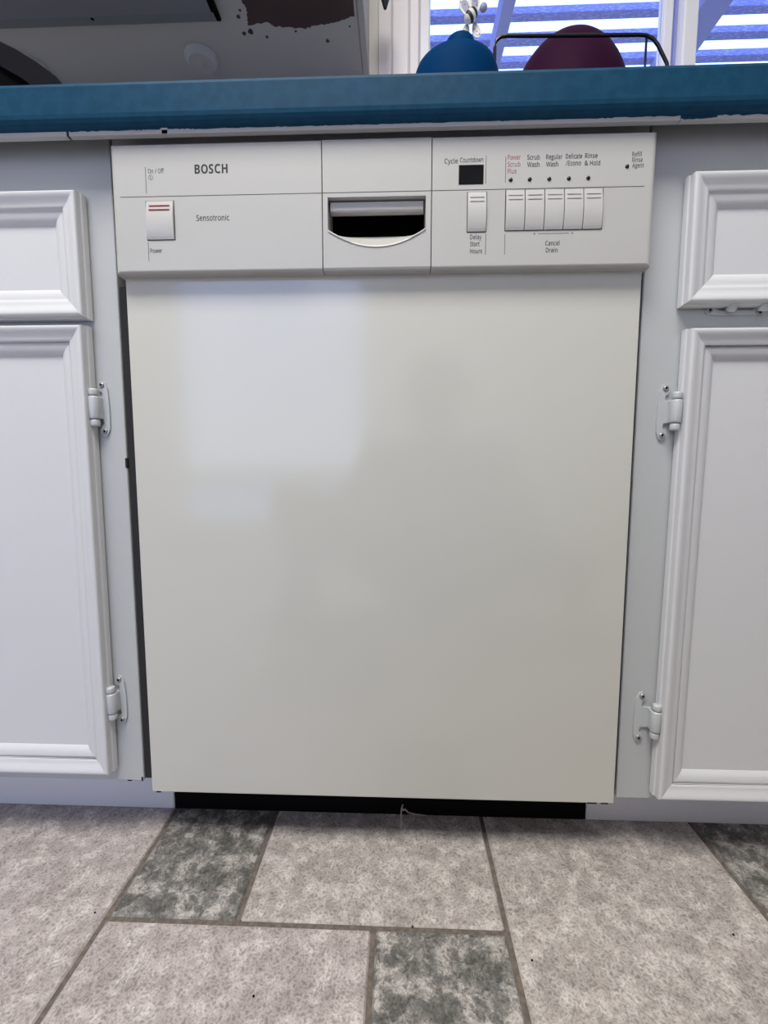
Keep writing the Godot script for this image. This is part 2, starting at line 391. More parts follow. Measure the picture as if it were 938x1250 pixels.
# a self-closing hinge; s = +1 puts the frame plate on the right of the knuckle, e mm wide
func hinge(parent: Node3D, kx: float, cy: float, s: float, tilt: float, lens: float, e: float):
	var f := Node3D.new(); f.name = "hinge"; parent.add_child(f, true); f.position = Vector3(kx, cy, ZF) - origin(parent)
	var tr := Transform3D(Basis(Vector3.BACK, tilt), Vector3(kx, cy, ZF))
	var mm := func(x: float, y: float) -> Vector2: return Vector2(s * x * 0.001, y * 0.001 * lens)
	# frame plate: two rounded ears round the screws, and a tongue that wraps the knuckle
	var c := e - 7.0; var ear := []
	for i in 9:
		var a := deg_to_rad(190.0 - 150.0 * i / 8.0); ear.append([c + 4.6 * cos(a), 25.4 + 4.8 * sin(a)])
	var half := [[1.0, 12.0], [c - 1.5, 12.0], [c - 0.2, 14.0], [c - 0.2, 17.6], [c - 3.2, 19.4], [c - 4.6, 22.5]] + ear + [[e - 0.7, 22.0], [e - 0.1, 12.0], [e + 0.2, 0.0]]
	var outl := PackedVector2Array()
	for v in half: outl.append(mm.call(v[0], v[1]))
	for i in range(half.size() - 2, -1, -1): outl.append(mm.call(half[i][0], -half[i][1]))
	var st := begin(); extrude(st, outl, 0.0002, 0.0024, tr); obj("plate", st, M.hinge, f)
	# knuckle barrel with its two collars
	for k in [[-20.5, -12.9, 5.2], [-12.4, 12.4, 6.0], [12.9, 20.5, 5.2]]:
		st = begin(true)
		var y0: float = k[0] * 0.001 * lens; var y1: float = k[1] * 0.001 * lens; var r: float = k[2] * 0.001
		lathe(st, [Vector2(0, y0), Vector2(r * 0.75, y0), Vector2(r * 0.95, y0 + 0.0008), Vector2(r, y0 + 0.0018), Vector2(r, y1 - 0.0018), Vector2(r * 0.95, y1 - 0.0008), Vector2(r * 0.75, y1), Vector2(0, y1)], 24, Transform3D(tr.basis, tr * Vector3(0, 0, 0.0105)))
		obj("knuckle", st, M.hinge, f)
	# the tongue climbs from the plate to the barrel
	st = begin(); box(st, tr * Vector3(s * 0.001 - 0.001, -0.0123 * lens, 0.0004), tr * Vector3(s * 0.0058, 0.0123 * lens, 0.0095), 0.0012); obj("tongue", st, M.hinge, f)
	for y in [-25.4, 25.4]:
		var c2: Vector2 = mm.call(c, y)
		screw_head(f, tr * Vector3(c2.x, c2.y, 0.0024), 0.0034)
	for y in [-18.6, 18.6]:
		var c2: Vector2 = mm.call(c - 1.2, y); st = begin(); disc_shape(st, tr * Vector3(c2.x, c2.y, -0.0002), 0.0015, 0.0008, 10); obj("slot", st, M.hole, f)

func screw_head(parent: Node, at: Vector3, r: float):
	var st := begin(true)
	lathe(st, [Vector2(0, 0), Vector2(r, 0), Vector2(r, 0.0006), Vector2(r * 0.75, 0.0015), Vector2(r * 0.42, 0.0018), Vector2(r * 0.30, 0.0004), Vector2(0, 0.0003)], 16, Transform3D(Basis(Vector3.RIGHT, PI / 2), at))
	obj("screw", st, M.screw, parent)
	st = begin(); box(st, at + Vector3(-r * 0.36, -r * 0.12, 0.0008), at + Vector3(r * 0.36, r * 0.12, 0.0019)); box(st, at + Vector3(-r * 0.12, -r * 0.36, 0.0008), at + Vector3(r * 0.12, r * 0.36, 0.0019))
	obj("screw_slot", st, M.hole, parent)

func base_cabinets():
	# left
	var L := thing("base_cabinet", "white painted base cabinet standing left of the dishwasher, its door hinged on the right", "cabinet", Vector3(-0.75, 0, -0.3))
	frame(L, -1.19, -0.310, -0.335, 0.0862)
	var st := begin(); box(st, Vector3(-1.19, 0, -0.085), Vector3(-0.3022, 0.0855, -0.066), 0.001); obj("toe_kick", st, M.kick_paint, L)
	moulded_front(L, "drawer", -0.66, -0.3400, 0.6695, 0.8085)
	moulded_front(L, "door", -0.80, -0.3425, 0.1050, 0.6620, 0.001)
	hinge(L, -0.3395, 0.5675, 1.0, 0.02, 1.08, 12.6)
	hinge(L, -0.3398, 0.1985, 1.0, 0.03, 1.06, 13.2)
	for c in [[-0.309, 0.502, 0.006], [-0.3105, 0.0885, 0.003]]:
		st = begin(); box(st, Vector3(c[0] - 0.0030, c[1] - c[2], ZF - 0.004), Vector3(c[0] - 0.0004, c[1] + c[2], ZF + 0.0006), 0.0006); obj("paint_chip", st, M.dark, L)
	st = begin(); box(st, Vector3(-0.332, 0.0855, ZF - 0.003), Vector3(-0.3265, 0.0868, ZF + 0.0004)); obj("paint_chip", st, M.hole, L)
	# right
	var Rr := thing("base_cabinet", "white painted base cabinet standing right of the dishwasher, with a tilting drawer front", "cabinet", Vector3(0.75, 0, -0.3))
	frame(Rr, 0.3015, 1.25, 0.335, 0.0795)
	st = begin(); box(st, Vector3(0.2905, 0, -0.085), Vector3(1.25, 0.0790, -0.066), 0.001); obj("toe_kick", st, M.kick_paint, Rr)
	moulded_front(Rr, "drawer", 0.3388, 0.80, 0.6762, 0.8135)
	moulded_front(Rr, "door", 0.3410, 0.84, 0.0912, 0.6515, 0.0085)
	hinge(Rr, 0.3400, 0.5605, -1.0, -0.03, 1.06, 16.0)
	hinge(Rr, 0.3385, 0.1885, -1.0, -0.04, 1.06, 21.0)
	# the tilting hinge under the drawer front
	var h := Node3D.new(); h.name = "tilt_hinge"; Rr.add_child(h); h.position = Vector3(0.40, 0.6735, ZF) - origin(Rr)
	var outl := PackedVector2Array()
	for v in [[0.3705, 0.6735], [0.3725, 0.670], [0.382, 0.6685], [0.428, 0.6685], [0.4365, 0.6690], [0.4375, 0.6735], [0.434, 0.6772], [0.4255, 0.6768], [0.4225, 0.6735], [0.3845, 0.6732], [0.381, 0.6772], [0.374, 0.6772]]: outl.append(Vector2(v[0], v[1]))
	st = begin(); extrude(st, outl, ZF + 0.0002, ZF + 0.0020); obj("plate", st, M.hinge, h)
	for x in [0.3955, 0.4300]:
		st = begin(true); lathe(st, [Vector2(0, 0), Vector2(0.0044, 0), Vector2(0.0052, 0.001), Vector2(0.0052, 0.012 if x < 0.4 else 0.008), Vector2(0.0044, 0.013 if x < 0.4 else 0.009), Vector2(0, 0.013 if x < 0.4 else 0.009)], 18, Transform3D(Basis(Vector3.RIGHT, 0.5), Vector3(x, 0.6715, ZF + 0.006)))
		obj("knuckle", st, M.hinge, h)
	screw_head(h, Vector3(0.3752, 0.6738, ZF + 0.002), 0.0036); screw_head(h, Vector3(0.4305, 0.6712, ZF + 0.002), 0.0036)

func frame(parent: Node3D, x0: float, x1: float, stile_edge: float, yb: float):
	# carcass behind, then stile, rails and end side
	var left := x1 < 0.0
	var st := begin(); box(st, Vector3(x0, yb, -0.58), Vector3(x1, 0.87, ZF - 0.02)); obj("carcass", st, M.frame_paint, parent)
	st = begin(); box(st, Vector3(x1 - 0.06 if left else x0, yb, ZF - 0.02), Vector3(x1 if left else x0 + 0.06, 0.8788, ZF), 0.0008); obj("face_stile", st, M.frame_paint, parent)
	st = begin(); box(st, Vector3(x0 if left else x1 - 0.05, yb, ZF - 0.02), Vector3(x0 + 0.05 if left else x1, 0.8788, ZF), 0.0008); obj("face_stile", st, M.frame_paint, parent)
	var a := x0 + 0.0495 if left else x0 + 0.0595; var b := x1 - 0.0595 if left else x1 - 0.0495
	for r in [[0.79, 0.8788], [0.635, 0.70], [yb, 0.13]]:
		st = begin(); box(st, Vector3(a, r[0], ZF - 0.02), Vector3(b, r[1], ZF - 0.0002)); obj("face_rail", st, M.frame_paint, parent)

# ---------------------------------------------------------------- dishwasher
func slab(st: SurfaceTool, x0: float, x1: float, y0: float, y1: float, zb: float, zf: float, bl: float, br: float, bb: float, bt: float):
	# a plate whose front edges are rounded by bl, br, bb, bt
	var c := Vector3((x0 + x1) / 2, (y0 + y1) / 2, (zb + zf) / 2)
	var ring := func(t: float) -> Array:
		var s := 1.0 - sin(t); var k := 1.0 - cos(t)       # t 0: side of the plate, PI/2: its face
		var w := 1.0 - s
		var mx: float = max(max(bl, br), max(bb, bt))
		return [Vector3(x0 + bl * k, y0 + bb * k, zf - mx * s), Vector3(x1 - br * k, y0 + bb * k, zf - mx * s), Vector3(x1 - br * k, y1 - bt * k, zf - mx * s), Vector3(x0 + bl * k, y1 - bt * k, zf - mx * s)]
	var last := [Vector3(x0, y0, zb), Vector3(x1, y0, zb), Vector3(x1, y1, zb), Vector3(x0, y1, zb)]
	poly(st, last, c)
	for i in 6:
		var r: Array = ring.call(PI / 2 * i / 5.0)
		for k in 4: poly(st, [last[k], last[(k + 1) % 4], r[(k + 1) % 4], r[k]], c)
		last = r
	poly(st, last, c)

func lettering(parent: Node, s: String, x: float, ytop: float, w: float, cap: float, mat: Material, bold := false):
	var t := TextMesh.new(); t.text = s
	var f := SystemFont.new(); f.font_names = PackedStringArray(["Droid Sans"]); f.font_weight = 700 if bold else 400
	t.font = f; t.font_size = 64; t.pixel_size = cap / (64.0 * 0.714); t.depth = 0.0002
	t.horizontal_alignment = HORIZONTAL_ALIGNMENT_LEFT; t.curve_step = 1.0
	var a := t.get_aabb()
	var o := MeshInstance3D.new(); o.name = "lettering"; o.mesh = t; o.material_override = mat
	parent.add_child(o, true)
	var k := w / a.size.x
	o.scale = Vector3(k, 1, 1)
	o.position = Vector3(x - a.position.x * k, ytop - a.end.y, PZ + 0.0001) - origin(parent)

func bar(parent: Node, called: String, x0: float, x1: float, y0: float, y1: float, mat: Material, z := 0.00025):
	var st := begin(); box(st, Vector3(x0, y0, PZ - 0.0003), Vector3(x1, y1, PZ + z)); return obj(called, st, mat, parent)

func dishwasher():
	var D := thing("dishwasher", "cream white built-in dishwasher with a flat door, between the two painted cabinets", "dishwasher", Vector3(0, 0, -0.28))
	var st := begin(); box(st, Vector3(-0.294, 0.085, -0.56), Vector3(0.292, 0.845, -0.034)); obj("tub", st, M.black, D)
	st = begin(); box(st, Vector3(-0.3091, 0.0885, -0.0135), Vector3(-0.2957, 0.71, -0.0105)); obj("side_seal", st, M.dark, D)
	st = begin(); box(st, Vector3(0.2957, 0.0885, -0.0135), Vector3(0.3008, 0.71, -0.0110)); obj("side_seal", st, M.black, D)
	st = begin(); box(st, Vector3(-0.3018, 0.0, -0.09), Vector3(0.2900, 0.084, -0.067)); obj("kick_plate", st, M.kick_black, D)
	st = begin(); box(st, Vector3(-0.29, 0.07, -0.065), Vector3(0.288, 0.084, -0.03)); obj("kick_flange", st, M.black, D)
	# door
	st = begin(); slab(st, -0.295, 0.295, 0.0773, 0.724, -0.026, 0.0, 0.0012, 0.0012, 0.0012, 0.0012); obj("door_panel", st, M.door, D)
	for c in [[-0.2895, -0.2835], [0.262, 0.274], [0.279, 0.288]]:
		st = begin(); box(st, Vector3(c[0], 0.0767, -0.002), Vector3(c[1], 0.0781, 0.0003)); obj("rust_chip", st, M.hole, D)
	# control panel in three sections
	var xs := [-0.2975, -0.0611, 0.0584, 0.2975]; var g := 0.0004; var y0 := 0.7147; var y1 := 0.8514
	st = begin()
	box(st, Vector3(-0.292, y0 + 0.003, -0.024), Vector3(-0.0575, y1 - 0.004, 0.006)); box(st, Vector3(0.0545, y0 + 0.003, -0.024), Vector3(0.292, y1 - 0.004, 0.006))
	box(st, Vector3(-0.0575, 0.7935, -0.024), Vector3(0.0545, y1 - 0.004, 0.006)); box(st, Vector3(-0.0575, y0 + 0.003, -0.024), Vector3(0.0545, 0.7350, 0.006))
	obj("panel_backing", st, M.seam, D)
	st = begin(); slab(st, xs[0], xs[1] - g, y0, y1, -0.006, PZ, 0.006, 0.0003, 0.003, 0.003); var sl := obj("panel_section", st, M.panel, D)
	st = begin(); slab(st, xs[2] + g, xs[3], y0, y1, -0.006, PZ, 0.0003, 0.006, 0.003, 0.003); var sr := obj("panel_section", st, M.panel, D)
	# middle section with the grip opening
	st = begin(); var X0: float = xs[1] + g; var X1: float = xs[2] - g
	var hx0 := -0.0553; var hx1 := 0.0523; var ht := 0.7913; var hc := 0.7553; var hb := 0.7384
	var n := 28; var back := Vector3(0, 0.77, -1)
	var arc := func(x: float) -> float:
		var u := (x - (hx0 + hx1) / 2) / ((hx1 - hx0) / 2); return hb + (hc - hb) * u * u
	poly(st, [Vector3(X0, ht, PZ), Vector3(X1, ht, PZ), Vector3(X1, y1 - 0.003, PZ), Vector3(X0, y1 - 0.003, PZ)], back)
	poly(st, [Vector3(X0, y1 - 0.003, PZ), Vector3(X1, y1 - 0.003, PZ), Vector3(X1, y1 - 0.0009, PZ - 0.0009), Vector3(X0, y1 - 0.0009, PZ - 0.0009)], Vector3(0, 0.77, -0.2))
	poly(st, [Vector3(X0, y1 - 0.0009, PZ - 0.0009), Vector3(X1, y1 - 0.0009, PZ - 0.0009), Vector3(X1, y1, PZ - 0.003), Vector3(X0, y1, PZ - 0.003)], Vector3(0, 0.77, -0.2))
	poly(st, [Vector3(X0, y1, PZ - 0.003), Vector3(X1, y1, PZ - 0.003), Vector3(X1, y1, -0.006), Vector3(X0, y1, -0.006)], Vector3(0, 0.77, -0.0))
	poly(st, [Vector3(X0, y0, PZ - 0.003), Vector3(X1, y0, PZ - 0.003), Vector3(X1, y0 + 0.0009, PZ - 0.0009), Vector3(X0, y0 + 0.0009, PZ - 0.0009)], Vector3(0, 0.77, -0.2))
	poly(st, [Vector3(X0, y0 + 0.0009, PZ - 0.0009), Vector3(X1, y0 + 0.0009, PZ - 0.0009), Vector3(X1, y0 + 0.003, PZ), Vector3(X0, y0 + 0.003, PZ)], Vector3(0, 0.77, -0.2))
	poly(st, [Vector3(X0, y0, PZ - 0.003), Vector3(X1, y0, PZ - 0.003), Vector3(X1, y0, -0.006), Vector3(X0, y0, -0.006)], Vector3(0, 0.77, 0.0))
	poly(st, [Vector3(X0, y0 + 0.003, PZ), Vector3(hx0, y0 + 0.003, PZ), Vector3(hx0, ht, PZ), Vector3(X0, ht, PZ)], back)
	poly(st, [Vector3(hx1, y0 + 0.003, PZ), Vector3(X1, y0 + 0.003, PZ), Vector3(X1, ht, PZ), Vector3(hx1, ht, PZ)], back)
	for s in [X0, X1]:
		poly(st, [Vector3(s, y0, -0.006), Vector3(s, y0, PZ - 0.003), Vector3(s, y1, PZ - 0.003), Vector3(s, y1, -0.006)], Vector3(0, 0.77, 0))
	for i in n:
		var xa := lerpf(hx0, hx1, float(i) / n); var xb := lerpf(hx0, hx1, float(i + 1) / n)
		poly(st, [Vector3(xa, y0 + 0.003, PZ), Vector3(xb, y0 + 0.003, PZ), Vector3(xb, arc.call(xb), PZ), Vector3(xa, arc.call(xa), PZ)], back)
	var sm := obj("panel_section", st, M.panel, D)
	# the scoop: a rounded lip, then a face that rises to the back
	st = begin(true); var steps := [[0.0, 0.0], [0.0004, 0.0008], [0.0014, 0.0010], [0.0026, 0.0000], [0.06, -0.002], [0.25, -0.0055], [0.5, -0.0105], [0.75, -0.0165], [1.0, -0.024]]
	for i in n:
		var xa := lerpf(hx0, hx1, float(i) / n); var xb := lerpf(hx0, hx1, float(i + 1) / n)
		for k in steps.size() - 1:
			var q := []
			for e in [[xa, k], [xb, k], [xb, k + 1], [xa, k + 1]]:
				var ya: float = arc.call(e[0]); var t = steps[e[1]]
				var rise: float = 0.7610 - ya - 0.0026
				var yy: float = ya + (t[0] if t[0] < 0.005 else 0.0026 + rise * t[0])
				q.append(Vector3(e[0], yy, PZ + t[1]))
			poly(st, q, Vector3(0, 0.70, -0.05))
	obj("grip_scoop", st, M.recess, sm)
	# dark cavity, its cheeks and the lever
	st = begin(); box(st, Vector3(hx0 - 0.002, 0.745, -0.026), Vector3(hx1 + 0.002, ht + 0.002, -0.0245)); obj("grip_cavity", st, M.black, sm)
	st = begin()
	poly(st, [Vector3(hx0, hc, PZ), Vector3(hx0, ht, PZ), Vector3(hx0, ht, -0.024), Vector3(hx0, hc, -0.024)], Vector3(hx0 - 1, 0.77, 0))
	poly(st, [Vector3(hx1, hc, PZ), Vector3(hx1, ht, PZ), Vector3(hx1, ht, -0.024), Vector3(hx1, hc, -0.024)], Vector3(hx1 + 1, 0.77, 0))
	poly(st, [Vector3(hx0, ht, PZ), Vector3(hx1, ht, PZ), Vector3(hx1, ht, -0.024), Vector3(hx0, ht, -0.024)], Vector3(0, 1.77, 0))
	obj("grip_cheek", st, M.recess, sm)
	st = begin(); slab(st, hx0 + 0.0018, hx1 - 0.002, 0.7792, 0.7900, 0.000, 0.0085, 0.0008, 0.0008, 0.0022, 0.0022); obj("latch_lever", st, M.button, sm)
	# lines
	for l in [[-0.2873, -0.0615, sl], [0.0588, 0.2853, sr]]: bar(l[2], "groove", l[0], l[1], 0.79560, 0.79625, M.seam, 0.0001)
	bar(sm, "groove", X0, X1, 0.79560, 0.79625, M.seam, 0.0001)
	for l in [[-0.2574, 0.7990, 0.8268, sl], [-0.2581, 0.7276, 0.7477, sl], [0.1167, 0.8022, 0.8303, sr], [0.1180, 0.7288, 0.7503, sr], [0.1377, 0.8026, 0.8290, sr], [0.1388, 0.7285, 0.7497, sr]]:
		bar(l[3], "printed_line", l[0] - 0.0003, l[0] + 0.0003, l[1], l[2], M.grey_ink, 0.00012)
	bar(sr, "printed_line", 0.1743, 0.2077, 0.7495, 0.7500, M.grey_ink, 0.00012)
	for x in [0.1705, 0.2112]:
		st = begin(); disc_shape(st, Vector3(x, 0.7497, PZ - 0.0002), 0.0008, 0.0004, 10); obj("printed_dot", st, M.ink, sr)
	# words
	lettering(sl, "BOSCH", -0.2021, 0.8282, 0.0368, 0.0092, M.ink, true)
	lettering(sl, "Sensotronic", -0.2022, 0.7757, 0.0371, 0.0060, M.ink)
	lettering(sl, "On / Off", -0.2545, 0.8252, 0.0178, 0.0047, M.grey_ink)
	lettering(sl, "Power", -0.2560, 0.7411, 0.0134, 0.0047, M.ink)
	st = begin(true); var ring := []
	for i in 21: ring.append(Vector3(-0.2517 + 0.0024 * cos(TAU * i / 20), 0.8159 + 0.0024 * sin(TAU * i / 20), PZ))
	tube(st, ring, 0.00022, 6); box(st, Vector3(-0.25195, 0.8147, PZ - 0.0001), Vector3(-0.25145, 0.8171, PZ + 0.0002)); obj("printed_symbol", st, M.grey_ink, sl)
	lettering(sr, "Cycle", 0.0721, 0.8284, 0.0142, 0.0049, M.ink)
	lettering(sr, "Countdown", 0.0889, 0.8291, 0.0246, 0.0049, M.ink)
	for r in [["Power", 0.1396, 0.8304, 0.0138, 1], ["Scrub", 0.1397, 0.8236, 0.0136, 1], ["Plus", 0.1398, 0.8168, 0.0095, 1], ["Scrub", 0.1605, 0.8302, 0.0132, 0], ["Wash", 0.1606, 0.8229, 0.0129, 0], ["Regular", 0.1805, 0.8302, 0.0171, 0], ["Wash", 0.1807, 0.8229, 0.0128, 0],
			["Delicate", 0.2012, 0.8304, 0.0172, 0], ["/Econo", 0.2014, 0.8231, 0.0160, 0], ["Rinse", 0.2215, 0.8302, 0.0132, 0], ["& Hold", 0.2214, 0.8231, 0.0163, 0], ["Refill", 0.2709, 0.8308, 0.0099, 2], ["Rinse", 0.2711, 0.8250, 0.0110, 2], ["Agent", 0.2714, 0.8193, 0.0122, 2],
			["Delay", 0.1009, 0.7502, 0.0127, 0], ["Start", 0.1011, 0.7426, 0.0103, 0], ["Hours", 0.1011, 0.7352, 0.0133, 0], ["Cancel", 0.1826, 0.7425, 0.0152, 0], ["Drain", 0.1834, 0.7350, 0.0126, 0]]:
		lettering(sr, r[0], r[1], r[2], r[3], 0.0043 if r[4] == 2 else 0.0047, [M.ink, M.pink_ink, M.grey_ink][r[4]])
	# display
	bar(sr, "display_frame", 0.0875, 0.1143, 0.8014, 0.8213, M.seam, 0.0002); bar(sr, "display", 0.0881, 0.1137, 0.8020, 0.8207, M.display, 0.0006)
	# buttons
	bar(sl, "button_gap", -0.2590, -0.2266, 0.7496, 0.7913, M.seam, 0.0002)
	button(sl, -0.2582, -0.2274, 0.7503, 0.7906, M.red_ink)
	bar(sr, "button_gap", 0.0969, 0.1185, 0.7521, 0.7937, M.seam, 0.0002)
	button(sr, 0.0977, 0.1178, 0.7528, 0.7931, M.button)
	bar(sr, "button_gap", 0.1380, 0.2425, 0.7528, 0.7950, M.seam, 0.0002)
	var e := [0.1385, 0.1591, 0.1800, 0.2009, 0.2214, 0.2420]
	for i in 5: button(sr, e[i] + 0.0004, e[i + 1] - 0.0004, 0.7535, 0.7944, M.button)
	# indicator lights
	for x in [[0.1434, 0.8052], [0.1637, 0.8053], [0.1845, 0.8053], [0.2053, 0.8054], [0.2258, 0.8054], [0.2662, 0.8161]]:
		st = begin(true); var pr := []
		for i in 7: pr.append(Vector2(0.0022 * cos(PI / 2 * i / 6.0), 0.0013 * sin(PI / 2 * i / 6.0)))
		pr[6].x = 0.0
		lathe(st, pr, 16, Transform3D(Basis(Vector3.RIGHT, PI / 2), Vector3(x[0], x[1], PZ))); obj("indicator_light", st, M.led, sr)

func button(parent: Node, x0: float, x1: float, y0: float, y1: float, ridge: Material):
	# its face swells towards the lower third, and its edges are rounded
	var st := begin(); var n := 14; var rows := []
	for i in n + 1:
		var t := float(i) / n; var z := PZ + 0.0009 + 0.0024 * sin(PI * pow(t, 0.8))
		var edge := 0.0005
		rows.append([Vector3(x0, lerpf(y0, y1, t), PZ), Vector3(x0, lerpf(y0, y1, t), z - edge), Vector3(x0 + edge, lerpf(y0, y1, t), z), Vector3(x1 - edge, lerpf(y0, y1, t), z), Vector3(x1, lerpf(y0, y1, t), z - edge), Vector3(x1, lerpf(y0, y1, t), PZ)])
	var c := Vector3((x0 + x1) / 2, (y0 + y1) / 2, PZ - 0.02)
	for i in n:
		for k in 5: poly(st, [rows[i][k], rows[i][k + 1], rows[i + 1][k + 1], rows[i + 1][k]], c)
	poly(st, rows[0], c); poly(st, rows[n], c)
	var b := obj("button", st, M.button, parent)
	var w := (x1 - x0) * 0.12
	for y in [0.866, 0.755]:
		var yy := lerpf(y0, y1, y); var z := PZ + 0.0009 + 0.0024 * sin(PI * pow(y, 0.8))
		st = begin(); box(st, Vector3(x0 + w, yy - 0.0007, z - 0.001), Vector3(x1 - w, yy + 0.0007, z + 0.0007), 0.0003)
		obj("ridge", st, ridge, parent) if parent.get_parent() == self else obj("ridge", st, ridge, b.get_parent())

# ---------------------------------------------------------------- worktop
func worktop():
	var W := thing("worktop", "teal blue laminate worktop running over the dishwasher and both cabinets", "worktop", Vector3(0, 0.88, -0.28))
	# front edge profile in (z, y)
	var pr := PackedVector2Array()
	for v in [[-0.60, 0.9045], [0.022, 0.9045], [0.0262, 0.9038], [0.0288, 0.9018], [0.03, 0.8985], [0.03, 0.8715], [0.0293, 0.8675], [0.0275, 0.8640], [0.0245, 0.8617], [0.0216, 0.8606], [0.0203, 0.8592], [0.0200, 0.8562], [0.016, 0.8562], [0.016, 0.8795], [-0.60, 0.8795]]: pr.append(Vector2(v[0], v[1]))
	var st := begin()
	extrude(st, pr, -1.3, 1.35, Transform3D(Basis(Vector3(0, 0, 1), Vector3(0, 1, 0), Vector3(1, 0, 0)), Vector3.ZERO))
	var top := obj("slab", st, M.blue, W)
	# white paint carried onto its lower edge: a ragged strip, chipped near the left
	for r in [[-1.29, -0.3395, 0.8630, 0.0002], [-0.3365, -0.20, 0.8614, 0.0010], [-0.1999, 0.24, 0.8608, 0.0005], [0.2401, 0.315, 0.8612, 0.0008], [0.3158, 0.352, 0.8585, 0.0012], [0.3527, 0.41, 0.8605, 0.0009], [0.4104, 1.34, 0.8590, 0.0008]]:
		var o := PackedVector2Array(); var x: float = r[0]
		o.append(Vector2(r[1], 0.8556)); o.append(Vector2(r[0], 0.8556))
		while x < r[1]:
			o.append(Vector2(x, r[2] - 0.0014 + rng.randf_range(-1, 1) * r[3])); x += rng.randf_range(0.0015, 0.005)
		o.append(Vector2(r[1], r[2] - 0.001))
		st = begin(); extrude(st, o, 0.0150, 0.0212); obj("painted_strip", st, M.strip_paint, W)
	st = begin(); box(st, Vector3(-0.2335, 0.8556, 0.0208), Vector3(-0.2275, 0.8592, 0.0222), 0.0006); obj("paint_chip", st, M.hole, W)
	st = begin(); box(st, Vector3(-0.2345, 0.8588, 0.0208), Vector3(-0.2265, 0.8612, 0.0228), 0.0009); obj("paint_lump", st, M.frame_paint, W)
	# the rail under the worktop over the dishwasher
	var rl := obj("support_rail", rail_shape(), M.kick_paint)
	tag(rl, "narrow grey rail in shadow between worktop and dishwasher control panel", "rail")

func rail_shape() -> SurfaceTool:
	var st := begin(); box(st, Vector3(-0.3078, 0.853, -0.026), Vector3(0.2995, 0.8748, -0.0085), 0.0006); return st

